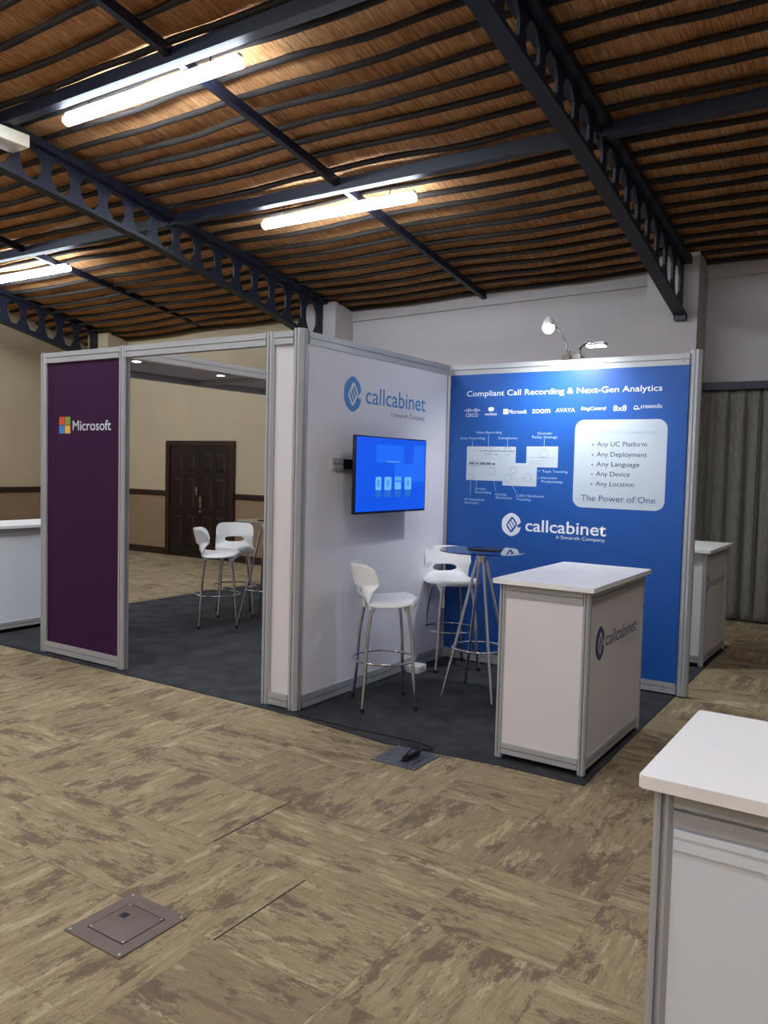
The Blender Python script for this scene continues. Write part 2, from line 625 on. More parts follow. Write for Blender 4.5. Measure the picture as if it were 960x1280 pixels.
fl = structure(box('floor', -11, 8, -12, 6.2, -0.1, 0, M['floor']))
# darker open joints where carpet tiles have parted
for (x, y0, y1) in ((1.405, -2.144, -1.645), (0.88, -1.62, -1.097)):
    box('carpet_joint', x - 0.003, x + 0.003, y0, y1, -0.01, 0.0008, M['rubber'], fl)

# walls
WL = -9.85
bm = bmesh.new()
add_box(bm, -11, -4.0, BACK, BACK + 0.25, 1.13, 3.95)
wb = structure(link_mesh('wall_back', bm, M['wall_warm_lit']))
box('wall_upper', -4.0, 8, BACK, BACK + 0.25, 0, 4.1, M['wall_grey_lit'], wb)
box('wainscot', -11, -4.0, BACK, BACK + 0.25, 0, 1.04, M['wainscot'], wb)
box('wall_plate', -11, -8.9, BACK + 0.002, BACK + 0.25, 3.95, 4.2, M['wall_warm_lit'], wb)
for cx in (-9.0, -4.0, 0.96):
    m_ = M['wall_warm_lit'] if cx < -5 else M['wall_grey_lit']
    bm = bmesh.new()
    add_box(bm, cx - 0.28, cx + 0.28, 5.31, BACK, 0, roof_z(cx, 5.5) - 0.01)
    for v in bm.verts:
        if v.co.z > 1:
            v.co.z = roof_z(cx, v.co.y) - 0.015
    link_mesh('pillar', bm, m_, wb)
# ledge strips under the eaves, seen between the pillars
for x0, x1 in ((-3.72, 0.68), (1.24, 5.0)):
    bm = bmesh.new()
    add_box(bm, x0, x1, BACK - 0.03, BACK, 0, 1)
    for v in bm.verts:
        v.co.z = roof_z(v.co.x, BACK) - (0.17 if v.co.z < 0.5 else 0.012)
    link_mesh('wall_plate', bm, M['wall_grey_lit'], wb)
wl = structure(box('wall_left', WL - 0.25, WL, -12, BACK, 1.13, 7.0, M['wall_warm_lit']))
box('wainscot', WL - 0.25, WL, -12, BACK, 0, 1.04, M['wainscot'], wl)
structure(box('wall_right', 8, 8.25, -12, 6, 0, 7.0, M['wall_grey_lit']))
structure(box('wall_front', -11, 8, -12.25, -12, 0, 7.0, M['wall_warm_lit']))
# dado rails and skirting (door opening left free)
DX0, DX1 = -7.655, -6.035
for n, (x0, x1) in enumerate(((WL, DX0), (DX1, -3.0))):
    structure(box('trim_%d' % (n + 1), x0, x1, BACK - 0.025, BACK + 0.1, 1.04, 1.13, M['wood_trim'], bevel=0.006))
structure(box('trim_3', WL - 0.1, WL + 0.025, -6, BACK - 0.03, 1.04, 1.13, M['wood_trim'], bevel=0.006))
structure(box('baseboard_back', WL, DX0, BACK - 0.02, BACK, 0, 0.12, M['wood_trim']))
structure(box('baseboard_back_2', DX1, -3.0, BACK - 0.02, BACK, 0, 0.12, M['wood_trim']))
structure(box('baseboard_left', WL, WL + 0.02, -6, BACK - 0.03, 0, 0.12, M['wood_trim']))

# double door
d = thing('door_1', 'dark mahogany double door in the cream back wall', 'door', ((DX0 + DX1) / 2, BACK, 0))
d['kind'] = 'structure'
hw = (DX1 - DX0) / 2
bm = bmesh.new()
add_box(bm, -hw, -hw + 0.09, -0.05, 0.0, 0, 2.0)
add_box(bm, hw - 0.09, hw, -0.05, 0.0, 0, 2.0)
add_box(bm, -hw + 0.09, hw - 0.09, -0.05, 0.0, 1.92, 2.0)
link_mesh('door_frame', bm, M['wood_trim'], d)
for sgn in (-1, 1):
    x0, x1 = (-hw + 0.1, -0.004) if sgn < 0 else (0.004, hw - 0.1)
    bm = bmesh.new()
    add_box(bm, x0, x1, -0.03, -0.001, 0.01, 1.91)
    wl_ = x1 - x0
    pw = (wl_ - 0.30) / 2
    for c in range(2):
        for z0, z1 in ((0.18, 0.72), (0.86, 1.36), (1.48, 1.78)):
            px = x0 + 0.10 + c * (pw + 0.10)
            o = Vector((0, 0, 0))
            # raised bevelled panel
            a = [(px, z0), (px + pw, z0), (px + pw, z1), (px, z1)]
            i_ = 0.035
            b = [(px + i_, z0 + i_), (px + pw - i_, z0 + i_), (px + pw - i_, z1 - i_), (px + i_, z1 - i_)]
            va = [bm.verts.new((p[0], -0.0305, p[1])) for p in a]
            vb = [bm.verts.new((p[0], -0.047, p[1])) for p in b]
            bm.faces.new(vb)
            for k in range(4):
                bm.faces.new((va[k], va[(k + 1) % 4], vb[(k + 1) % 4], vb[k]))
    lf = link_mesh('door_leaf', bm, M['wood'], d)
    if sgn > 0:
        bm = bmesh.new()
        add_box(bm, 0.03, 0.075, -0.055, -0.03, 0.86, 1.06)
        add_tube(bm, [(0.05, -0.055, 1.0), (0.05, -0.09, 1.0), (0.15, -0.09, 1.0)], 0.009)
        link_mesh('door_handle', bm, M['brass'], lf)
        bm = bmesh.new()
        add_cyl(bm, (0.05, -0.03, 0.80), (0.05, -0.06, 0.80), 0.028)
        link_mesh('door_knob', bm, M['brass'], lf)
    else:
        bm = bmesh.new()
        add_box(bm, -0.07, -0.03, -0.045, -0.03, 1.08, 1.22)
        add_cyl(bm, (-0.05, -0.045, 1.17), (-0.05, -0.06, 1.17), 0.018)
        link_mesh('door_lock', bm, M['brass'], lf)

# thatched roof lining, its poles, the steelwork
bm = bmesh.new()
xs = [-11 + 0.25 * i for i in range(77)]
ys = [5.95 - 0.12 * i for i in range(140)]
TR = (-9.0, -3.95, 1.07, 6.1)


def sag(x):
    return 0.024 * math.sin(math.pi * (x - 1.07) / 2.55) ** 2


grid = []
for y in ys:
    row = []
    for x in xs:
        z = roof_z(x, y) + 0.035 - sag(x) * 0.6 + 0.014 * mnoise.noise(Vector((x * 1.3, y * 2.2, 0)))
        row.append(bm.verts.new((x, y, z)))
    grid.append(row)
for j in range(len(ys) - 1):
    for i in range(len(xs) - 1):
        bm.faces.new((grid[j][i], grid[j + 1][i], grid[j + 1][i + 1], grid[j][i + 1]))
ceil = structure(link_mesh('ceiling', bm, M['thatch'], smooth=True, angle=80))
yb = 5.66
k = 0
while yb > -2.6:
    bm = bmesh.new()
    pts, rs = [], []
    ph = rnd.uniform(0, 50)
    x = -9.8
    while x < 7.9:
        wob = mnoise.noise(Vector((x * 0.55, ph, 0))) * 0.04 + mnoise.noise(Vector((x * 2.3, ph, 4))) * 0.016
        pts.append((x, yb + wob, roof_z(x, yb) - 0.008 - sag(x) + mnoise.noise(Vector((x * 1.1, ph, 9))) * 0.013))
        rs.append(0.028 + 0.006 * mnoise.noise(Vector((x * 3.1, ph, 2))))
        x += 0.17
    add_tube(bm, pts, rs, n=7)
    link_mesh('batten', bm, M['batten'], ceil, smooth=True, angle=80)
    yb -= 0.262 + rnd.uniform(-0.02, 0.02)
    if abs(yb - 2.45) < 0.11:
        yb -= 0.2
    k += 1


def low_chord(y):
    P = [(-8, 5.32), (-5.5, 5.06), (-3, 4.78), (0.1, 4.35), (2.1, 4.055), (3.6, 3.76), (5.31, 3.36)]
    for (a, za), (b, zb) in zip(P, P[1:]):
        if y <= b:
            return za + (zb - za) * (y - a) / (b - a)
    return P[-1][1]


def truss(cx, label):
    t = thing('roof_truss', label, 'truss', (cx, 0, 0), 0, 'steel roof trusses')
    Y1, Y0 = 5.30, -5.4
    n = 32
    st = [Y1 - (Y1 - Y0) * i / n for i in range(n + 1)]
    top = lambda y: ROOF0 + ROOFS * (BACK - y) - 0.05

    def chord(name, zf, w, h, y_end=Y1):
        bm = bmesh.new()
        ring = []
        for y in st:
            z = zf(y)
            ring.append([bm.verts.new((sx * w / 2, y, z + sz)) for sx, sz in ((-1, 0), (1, 0), (1, h), (-1, h))])
        for a, b in zip(ring, ring[1:]):
            for q in range(4):
                bm.faces.new((a[q], a[(q + 1) % 4], b[(q + 1) % 4], b[q]))
        bm.faces.new(ring[0]); bm.faces.new(ring[-1][::-1])
        link_mesh(name, bm, M['steel'], t)
    chord('bottom_chord', low_chord, 0.13, 0.035)
    chord('top_chord', lambda y: top(y) - 0.07, 0.19, 0.075)
    # castellated web: plate with tall six-sided openings
    bm = bmesh.new()
    p = 0.335
    N_ = int((Y1 - Y0) / p)
    zl = lambda y: low_chord(y) + 0.03
    zt = lambda y: top(y) - 0.055

    def plate(q):
        add_prism(bm, q, (Vector((-0.012, 0, 0)), Y, Z, X), 0.024)

    def at(y, f):
        a, b = zl(y), zt(y)
        return (y, a + (b - a) * f)
    for i in range(N_):
        c = Y1 - 0.10 - p * (i + 0.5)
        hw2, hn = 0.115, 0.05
        # strips above and below the opening
        plate([at(c - p / 2, 0), at(c + p / 2, 0), at(c + p / 2, 0.10), at(c - p / 2, 0.10)])
        plate([at(c - p / 2, 0.90), at(c + p / 2, 0.90), at(c + p / 2, 1), at(c - p / 2, 1)])
        for s in (-1, 1):
            e = c + s * p / 2
            # half a waist on each side of the opening
            lo = [at(c + s * hn, 0.10), at(e, 0.10), at(e, 0.36), at(c + s * hw2, 0.36)]
            mi = [at(c + s * hw2, 0.36), at(e, 0.36), at(e, 0.66), at(c + s * hw2, 0.66)]
            hi = [at(c + s * hw2, 0.66), at(e, 0.66), at(e, 0.90), at(c + s * hn, 0.90)]
            for q in (lo, mi, hi):
                plate(q)
    # end plate on the pillar
    plate([at(Y1 - 0.10, 0), at(Y1, 0), at(Y1, 1), at(Y1 - 0.10, 1)])
    link_mesh('web', bm, M['steel'], t)
    # bearing bracket on the pillar face
    bm = bmesh.new()
    add_box(bm, -0.065, 0.065, 5.22, 5.309, 3.335, 3.40)
    link_mesh('bearing_bracket', bm, M['steel'], t)
    return t


truss(1.07, 'dark navy steel roof truss resting on the pillar behind the blue wall')
truss(-3.95, 'dark openwork roof truss running above the white television wall corner')
truss(-9.0, 'far dark roof truss above the purple panel at the left wall')

for cx, lab in ((-1.57, 'thin dark rafter under the thatch between the two nearer trusses'), (-6.78, 'thin dark rafter under the thatch, left of the openwork truss')):
    bm = bmesh.new()
    o = Vector((cx - 0.03, RIDGE_Y, roof_z(cx, RIDGE_Y) - 0.11))
    a = [bm.verts.new((cx + sx, y, ROOF0 + ROOFS * (BACK - y) + sz)) for y in (BACK - 0.02, RIDGE_Y) for sx, sz in ((-0.03, -0.12), (0.03, -0.12), (0.03, -0.04), (-0.03, -0.04))]
    for q in ((0, 1, 2, 3), (7, 6, 5, 4), (0, 4, 5, 1), (1, 5, 6, 2), (2, 6, 7, 3), (3, 7, 4, 0)):
        bm.faces.new([a[i] for i in q])
    tag(link_mesh('roof_rafter', bm, M['steel'], None), lab, 'rafter', 'thin roof rafters')

PUR = {0.30: ('nearer', 'above the large lamp'), 2.45: ('farther', 'above the two smaller lamps'), -1.85: ('rearmost', 'over the open floor')}
BAYN = ('left', 'middle', 'right')
for py, (w1, w2) in PUR.items():
    for (x0, x1), bn in zip(((-8.99, -3.975), (-3.93, 1.045), (1.09, 6.0)), BAYN):
        z = ROOF0 + ROOFS * (BACK - py)
        bm = bmesh.new()
        add_box(bm, x0, x1, py - 0.035, py + 0.035, z - 0.165, z - 0.05)
        add_box(bm, x0, x1, py - 0.06, py + 0.035, z - 0.175, z - 0.164)
        tag(link_mesh('roof_purlin', bm, M['steel'], None),
            '%s dark steel purlin under the thatch, in the %s bay between trusses' % (w1, bn), 'purlin', 'steel roof purlins')


# LED battens hung from the roof
def led_lamp(cx, cy, label, length=2.08):
    z = roof_z(-0.3, cy) - 0.15
    t = thing('led_ceiling_lamp', label, 'ceiling lamp', (cx, cy, z), 0, 'long LED ceiling lamps')
    h = length / 2
    bm = bmesh.new()
    add_box(bm, -h, h, -0.028, 0.028, 0.0, 0.04)
    bmesh.ops.bevel(bm, geom=bm.edges[:], offset=0.008, segments=2, affect='EDGES')
    link_mesh('housing', bm, M['fitting'], t)
    bm = bmesh.new()
    n = 10
    prof = [(0.052 * math.sin(w), -0.030 - 0.040 * math.cos(w)) for w in [math.radians(-150 + 300 * k / 15) for k in range(16)]]
    add_prism(bm, prof, (Vector((-h + 0.01, 0, 0)), Y, Z, X), length - 0.02)
    link_mesh('diffuser', bm, M['tube'], t)
    for s in (-0.7, 0.7):
        bm = bmesh.new()
        add_cyl(bm, (s * h, 0, 0.04), (s * h, 0, 0.165), 0.006, n=8)
        link_mesh('hanger', bm, M['steel'], t)
    return t


led_lamp(-2.06, 0.47, 'large bright white LED batten lamp nearest the camera, upper left')
led_lamp(-1.86, 2.78, 'bright white LED batten lamp above the television wall, near the middle', 1.95)
led_lamp(-7.54, 2.92, 'bright white LED batten lamp over the left wall, cut by the picture edge')
# unseen lamps added beyond the frame to light the hall
for i, (lx, ly) in enumerate(((-7.45, 0.35), (-2.0, -1.9), (-7.4, -2.0), (-2.0, -4.3), (-7.4, -4.3), (3.3, -1.95), (3.3, -4.3), (-2.0, -6.7), (3.3, -6.7), (-7.4, -6.7), (-2.0, -9.1), (3.3, -9.1))):
    led_lamp(lx, ly, 'white LED batten lamp added to light the hall, outside the view')

# beige box on the truss at the upper left
pb = thing('projector', 'beige box-shaped fitting on the left roof truss, at the picture edge', 'projector', (-3.80, 0.30, 4.50))
box('casing', -0.16, 0.12, -0.20, 0.20, 0.0, 0.12, M['cream_box'], pb, bevel=0.015)
bm = bmesh.new()
add_cyl(bm, (-0.02, 0.0, 0.12), (-0.02, 0.0, 0.19), 0.02)
link_mesh('ceiling_mount', bm, M['fitting'], pb)

# curtains at the right
bm = bmesh.new()
add_box(bm, 0.2, 4.6, BACK - 0.19, BACK - 0.001, 2.585, 2.67)
cr = tag(link_mesh('curtain_rail', bm, M['steel']), 'dark curtain rail fixed to the back wall right of the blue wall', 'curtain rail')


def curtain(x0, x1, ph, label):
    bm = bmesh.new()
    nx, nz = int((x1 - x0) / 0.012), 26
    g = []
    for j in range(nz + 1):
        t = j / nz
        z = 0.03 + (2.585 - 0.03) * t
        row = []
        for i in range(nx + 1):
            x = x0 + (x1 - x0) * i / nx
            w = x * 2 * math.pi / 0.19 + 1.6 * mnoise.noise(Vector((x * 2.6, ph, t * 0.35))) + ph
            amp = 0.046 + 0.016 * (1 - t)
            if t > 0.93:
                amp *= 0.55
            yy = BACK - 0.10 + amp * math.sin(w) * (0.8 + 0.4 * mnoise.noise(Vector((x * 3, t, ph)))) + 0.008 * math.sin(3 * w)
            row.append(bm.verts.new((x + 0.018 * math.cos(w) * (1 - t * 0.5), yy, z + (0.012 * mnoise.noise(Vector((x * 3, 0, ph))) if j == 0 else 0))))
        g.append(row)
    for j in range(nz):
        for i in range(nx):
            bm.faces.new((g[j][i], g[j][i + 1], g[j + 1][i + 1], g[j + 1][i]))
    o = link_mesh('curtain', bm, M['curtain'], smooth=True, angle=180)
    so = o.modifiers.new('s', 'SOLIDIFY'); so.thickness = 0.003
    tag(o, label, 'curtain', 'grey pleated curtains')


curtain(0.35, 1.86, 0.3, 'grey pleated floor-length curtain right behind the small rear counter')
curtain(1.89, 4.4, 2.1, 'grey pleated floor-length curtain at the right picture edge')

# ================================================================== THE STAND
# stand carpet
bm = bmesh.new()
out = [(-4.12, -0.06), (-2.6, -0.055), (-1.0, -0.05), (-0.24, -0.055), (0.05, -0.06), (0.3, -0.085), (0.55, -0.115), (0.8, -0.14), (0.93, -0.12), (1.1, -0.10),
       (1.3, -0.075), (1.5, -0.055), (1.975, -0.05), (1.96, 0.6), (1.94, 1.9), (1.925, 3.0), (1.92, 4.15), (-4.1, 4.15)]
add_prism(bm, out, (Vector((0, 0, 0.0005)), X, Y, Z), 0.0055)
tag(link_mesh('stand_carpet', bm, M['carpet']), 'charcoal grey carpet laid under the exhibition stand', 'carpet')

ZT0, ZT1, ZB0, ZB1 = 2.417, 2.5, 0.02, 0.102

# --- purple panel on the left
t = thing('purple_wall_panel', 'tall dark purple display panel in aluminium frame left of the opening', 'display panel', (-2.255, 0.035, 0))
ox = -2.255
xl, xr = -2.7846 - ox, -1.7285 - ox
post('post', xl + 0.035, 0, 0.012, 2.505, t)
post('post', xr - 0.035, 0, 0.012, 2.505, t)
beam('top_rail', (xl + 0.07, 0), (xr - 0.07, 0), ZT0, ZT1, t)
beam('bottom_rail', (xl + 0.07, 0), (xr - 0.07, 0), ZB0, ZB1, t)
g = box('graphic_panel', xl + 0.068, xr - 0.068, -0.006, 0.004, ZB1 - 0.002, ZT0 + 0.002, M['purple'], t)
pl = (Vector((-ox, -0.006, 0)), X, Z, -Y)
for nm, x0, z0, m_ in (('red', 0, 1, 'ms_red'), ('green', 1, 1, 'ms_green'), ('blue', 0, 0, 'ms_blue'), ('yellow', 1, 0, 'ms_yellow')):
    x = -2.562 + x0 * 0.076
    z = 1.842 + z0 * 0.07
    flat('logo_square', [rect(x, x + 0.070, z, z + 0.065)], pl, M[m_], g)
text('lettering', 'Microsoft', pl, -2.386, -1.911, 1.867, 0.082, M['ink_pale'], g, bold=0.012)

# --- header beam over the opening
hb = thing('header_beam', 'aluminium header beam over the opening beside the purple panel', 'beam', (-1.02, 0.035, 2.417))
beam('rail', (-0.7085, 0), (0.7071, 0), 0, 0.083, hb)

# --- white tower panel at the corner
t = thing('corner_panel', 'narrow white panel with grooved aluminium posts at stand corner', 'display panel', (-0.156, 0.035, 0))
post('post', -0.1219, 0, 0.012, 2.505, t)
post('post', 0.116, 0, 0.012, 2.512, t, s=0.08, ch=0.02)
beam('top_rail', (-0.0869, 0), (0.076, 0), ZT0, ZT1, t)
beam('bottom_rail', (-0.0869, 0), (0.076, 0), ZB0, ZB1, t)
box('infill_panel', -0.088, 0.077, -0.006, 0.004, ZB1 - 0.002, ZT0 + 0.002, M['panel'], t)

# --- white wall with the television
t = thing('television_wall', 'white display wall carrying the television and sky blue company logo', 'display wall', (-0.035, 1.03, 0))
oy = 1.03
beam('top_rail', (0, 0.082 - oy), (0, 1.985 - oy), ZT0, ZT1, t, t=0.07)
beam('bottom_rail', (0, 0.082 - oy), (0, 1.985 - oy), ZB0 - 0.005, ZB1, t, t=0.07)
g = box('graphic_panel', 0.012, 0.028, 0.080 - oy, 1.948 - oy, ZB1 - 0.002, ZT0 + 0.002, M['fabric_white'], t)
box('rear_panel', -0.028, -0.014, 0.080 - oy, 1.985 - oy, ZB1 - 0.002, ZT0 + 0.002, M['purple'], t)
post('end_post', 0, 1.968 - oy, ZB1, ZT0, t, s=0.04, ch=0.008)
pl = (Vector((0.028, -oy, 0)), Y, Z, X)
badge(pl, 0.478, 0.682, 2.022, 2.256, M['ink_blue'], M['fabric_white'], g)
text('lettering', 'callcabinet', pl, 0.742, 1.590, 2.087, 0.128, M['ink_blue'], g, bold=0.004)
text('lettering', 'A', pl, 1.076, 1.108, 2.014, 0.034, M['ink_grey'], g)
text('lettering', 'Smarsh', pl, 1.128, 1.325, 2.014, 0.034, M['ink_grey'], g, bold=0.02)
text('lettering', 'Company', pl, 1.348, 1.583, 2.014, 0.034, M['ink_grey'], g)

# --- blue wall
t = thing('blue_graphic_wall', 'bright blue printed display wall in aluminium frame', 'display wall', (1.0, 2.03, 0))
BX, BY = 1.0, 2.03
beam('top_rail', (0.002 - BX, 0), (1.94 - BX, 0), ZT0, ZT1, t, t=0.08)
beam('bottom_rail', (0.002 - BX, 0), (1.94 - BX, 0), ZB0, ZB1, t, t=0.08)
post('end_post', 1.98 - BX, 0, 0.012, 2.525, t, s=0.08, ch=0.02)
g = box('graphic_panel', 0.002 - BX, 1.942 - BX, -0.040, -0.028, ZB1 - 0.001, ZT0 + 0.001, M['blue'], t)
box('rear_panel', 0.002 - BX, 1.942 - BX, 0.012, 0.028, ZB1 - 0.002, ZT0 + 0.002, M['panel'], t)
bm = bmesh.new()
for zz in (2.446, 2.473):
    add_cyl(bm, (1.905 - BX, -0.0405, zz), (1.905 - BX, -0.0425, zz), 0.004, n=8)
for zz in (0.047, 0.078):
    add_cyl(bm, (1.86 - BX, -0.0405, zz), (1.86 - BX, -0.0425, zz), 0.004, n=8)
link_mesh('lock_screw', bm, M['groove'], t)
pl = (Vector((-BX, -0.040, 0)), X, Z, -Y)
W = M['ink_white']
text('lettering', 'Compliant Call Recording & Next-Gen Analytics', pl, 0.160, 1.758, 2.238, 0.047, W, g, bold=0.014)
# row of partner names
bars = []
for i, hh in enumerate((0.010, 0.020, 0.034, 0.020, 0.010, 0.020, 0.034, 0.020, 0.010)):
    x = 0.142 + i * 0.0172
    bars.append(rect(x, x + 0.007, 2.122 - hh / 2, 2.122 + hh / 2))
flat('logo_bars', bars, pl, W, g)
text('lettering', 'CISCO', pl, 0.156, 0.268, 2.069, 0.029, W, g, bold=0.03)
flat('logo_mark', [rrect(0.362, 0.413, 2.112, 2.145, 0.014)], pl, W, g)
text('lettering', 'webex', pl, 0.330, 0.443, 2.078, 0.026, W, g, bold=0.03)
flat('logo_square', [rect(0.497, 0.516, 2.085, 2.105), rect(0.519, 0.538, 2.085, 2.105), rect(0.497, 0.516, 2.108, 2.128), rect(0.519, 0.538, 2.108, 2.128)], pl, W, g)
text('lettering', 'Microsoft', pl, 0.545, 0.702, 2.089, 0.034, W, g, bold=0.02)
text('lettering', 'zoom', pl, 0.748, 0.901, 2.090, 0.048, W, g, bold=0.035)
text('lettering', 'AVAYA', pl, 0.946, 1.103, 2.094, 0.034, W, g, bold=0.02)
text('lettering', 'RingCentral', pl, 1.151, 1.345, 2.106, 0.028, W, g, bold=0.03, shear=0.12)
text('lettering', '8x8', pl, 1.402, 1.502, 2.096, 0.045, W, g, bold=0.04)
flat('logo_mark', ring_polys(1.572, 2.118, 0.016, 0.005, 14) + [rect(1.556, 1.602, 2.106, 2.112)], pl, W, g)
text('lettering', 'crexendo', pl, 1.606, 1.762, 2.113, 0.034, W, g, bold=0.02)
# white card with the list
c = flat('white_card', [rrect(1.110, 1.808, 1.358, 2.032, 0.072, 10)], pl, M['card'], g, lift=0.001)
text('lettering', 'Unify. Control. Customise.', pl, 1.169, 1.734, 1.925, 0.030, M['ink_ghost'], g, lift=0.002)
for s, x1, zb in (('Any UC Platform', 1.664, 1.830), ('Any Deployment', 1.666, 1.753), ('Any Language', 1.615, 1.678), ('Any Device', 1.546, 1.604), ('Any Location', 1.582, 1.529)):
    text('lettering', s, pl, 1.288, x1, zb, 0.037, M['ink_slate_grey'], g, lift=0.002)
    flat('bullet', [[(1.256 + 0.007 * math.cos(k * math.pi / 5), zb + 0.012 + 0.007 * math.sin(k * math.pi / 5)) for k in range(10)]], pl, M['ink_grey'], g, lift=0.002)
text('lettering', 'The Power of One', pl, 1.176, 1.742, 1.411, 0.048, M['ink_slate'], g, lift=0.002, bold=0.004)
# screen shots with call-outs
S_ = M['ink_sky']
flat('screenshot', [rect(0.176, 0.620, 1.541, 1.822)], pl, M['card'], g, lift=0.001)
flat('screenshot', [rect(0.712, 0.978, 1.660, 1.826)], pl, M['card'], g, lift=0.001)
flat('screenshot', [rect(0.510, 0.806, 1.505, 1.690)], pl, M['card'], g, lift=0.0016)
rules = [rect(0.29, 0.61, 1.7835, 1.788), rect(0.34, 0.41, 1.757, 1.760), rect(0.435, 0.46, 1.754, 1.758)]
rules += [rect(0.20, 0.25, 1.672, 1.690), rect(0.265, 0.285, 1.672, 1.690), rect(0.30, 0.35, 1.672, 1.690), rect(0.357, 0.40, 1.672, 1.690), rect(0.41, 0.44, 1.672, 1.686)]
flat('screenshot_print', rules, pl, M['ink_grey'], g, lift=0.0022)
rules = [rect(0.735, 0.95, 1.735, 1.737), rect(0.735, 0.90, 1.710, 1.712), rect(0.735, 0.83, 1.688, 1.692), rect(0.20, 0.60, 1.725, 1.7265), rect(0.19, 0.56, 1.650, 1.6515)]
rules += [rect(0.55, 0.70, 1.655, 1.657), rect(0.59, 0.65, 1.560, 1.564), rect(0.66, 0.78, 1.569, 1.578)]
flat('screenshot_print', rules, pl, M['ink_light'], g, lift=0.0024)
rg = []
for cx, cz, r in ((0.374, 1.786, 0.033), (0.546, 1.787, 0.033), (0.860, 1.773, 0.036), (0.225, 1.681, 0.026), (0.276, 1.682, 0.026), (0.409, 1.619, 0.032), (0.605, 1.632, 0.030), (0.219, 1.566, 0.026), (0.554, 1.568, 0.032), (0.727, 1.575, 0.034)):
    rg += ring_polys(cx, cz, r, 0.0028)
flat('callout_rings', rg, pl, M['ink_dove'], g, lift=0.0026)
for s, x0, x1, zb in (('Voice Recording', 0.255, 0.490, 1.929), ('Video Recording', 0.104, 0.338, 1.881), ('Compliance', 0.460, 0.628, 1.883), ('Granular', 0.801, 0.926, 1.921), ('Policy Settings', 0.756, 0.966, 1.890),
                      ('Topic Trending', 0.850, 1.061, 1.620), ('Interaction', 0.847, 0.975, 1.569), ('Productivity', 0.848, 1.024, 1.539), ('Screen', 0.263, 0.360, 1.463), ('Recording', 0.264, 0.411, 1.434),
                      ('Quality', 0.449, 0.552, 1.423), ('Assurance', 0.450, 0.599, 1.396), ('Caller Sentiment', 0.637, 0.873, 1.420), ('Trending', 0.638, 0.762, 1.389), ('AI Generated', 0.166, 0.348, 1.371), ('Summary', 0.167, 0.298, 1.343)):
    text('lettering', s, pl, x0, x1, zb, 0.021, S_, g, bold=0.012)
ls = [line((0.372, 1.822), (0.372, 1.920)), line((0.225, 1.822), (0.225, 1.869)), line((0.545, 1.822), (0.545, 1.875)), line((0.860, 1.826), (0.860, 1.886)), line((0.219, 1.540), (0.219, 1.412)),
      line((0.273, 1.541), (0.273, 1.487)), line((0.430, 1.541), (0.452, 1.456)), line((0.597, 1.504), (0.636, 1.451)), line((0.812, 1.631), (0.840, 1.631)), line((0.812, 1.574), (0.840, 1.574))]
flat('callout_lines', ls, pl, S_, g, lift=0.0014)
badge(pl, 0.520, 0.682, 1.100, 1.280, W, M['blue'], g)
text('lettering', 'callcabinet', pl, 0.724, 1.385, 1.146, 0.100, W, g, bold=0.018)
text('lettering', 'A', pl, 0.984, 1.010, 1.102, 0.028, W, g)
text('lettering', 'Smarsh', pl, 1.025, 1.178, 1.102, 0.028, W, g, bold=0.02)
text('lettering', 'Company', pl, 1.196, 1.379, 1.102, 0.028, W, g)

# --- ceiling of the purple bay with downlights
t = thing('stand_canopy', 'framed canopy ceiling with small downlights behind the opening', 'canopy', (-2.2565, 1.55, 0))
ox, oy = -2.2565, 1.55
beam('side_rail', (-1.7635 - ox, 0.07 - oy), (-1.7635 - ox, 3.0 - oy), ZT0, ZT1, t, t=0.07, m='top')
beam('side_rail', (-2.7496 - ox, 0.07 - oy), (-2.7496 - ox, 3.0 - oy), ZT0 - 0.02, ZT1, t, t=0.07)
beam('cross_rail', (-2.715 - ox, 2.965 - oy), (-1.80 - ox, 2.965 - oy), ZT0, ZT1, t, t=0.07)
beam('cross_rail', (-2.715 - ox, 1.75 - oy), (-1.80 - ox, 1.75 - oy), ZT0 - 0.012, ZT1, t, t=0.05)
box('ceiling_cloth', -2.715 - ox, -1.798 - ox, 0.07 - oy, 2.93 - oy, 2.452, 2.458, M['soffit'], t)
post('post', -1.7635 - ox, 3.035 - oy, 0.006, 2.505, t)
post('post', -2.7496 - ox, 3.035 - oy, 0.006, 2.505, t)
for (dx, dy) in ((-2.02, 0.36), (-2.10, 1.40), (-2.12, 2.42)):
    bm = bmesh.new()
    add_cyl(bm, (dx - ox, dy - oy, 2.440), (dx - ox, dy - oy, 2.4525), 0.048, n=24)
    dl = link_mesh('downlight', bm, M['fitting'], t)
    bm = bmesh.new()
    add_cyl(bm, (dx - ox, dy - oy, 2.4385), (dx - ox, dy - oy, 2.4399), 0.034, n=24)
    link_mesh('lens', bm, M['down'], dl)
    ld = bpy.data.lights.new('downlight_beam', 'SPOT')
    ld.energy = DOWNLIGHT_POWER; ld.spot_size = math.radians(110); ld.spot_blend = 0.6; ld.shadow_soft_size = 0.03
    ld.color = (0.92, 0.95, 1.0)
    lo = bpy.data.objects.new('downlight_beam', ld); COL.objects.link(lo)
    lo.location = (dx, dy, 2.43)


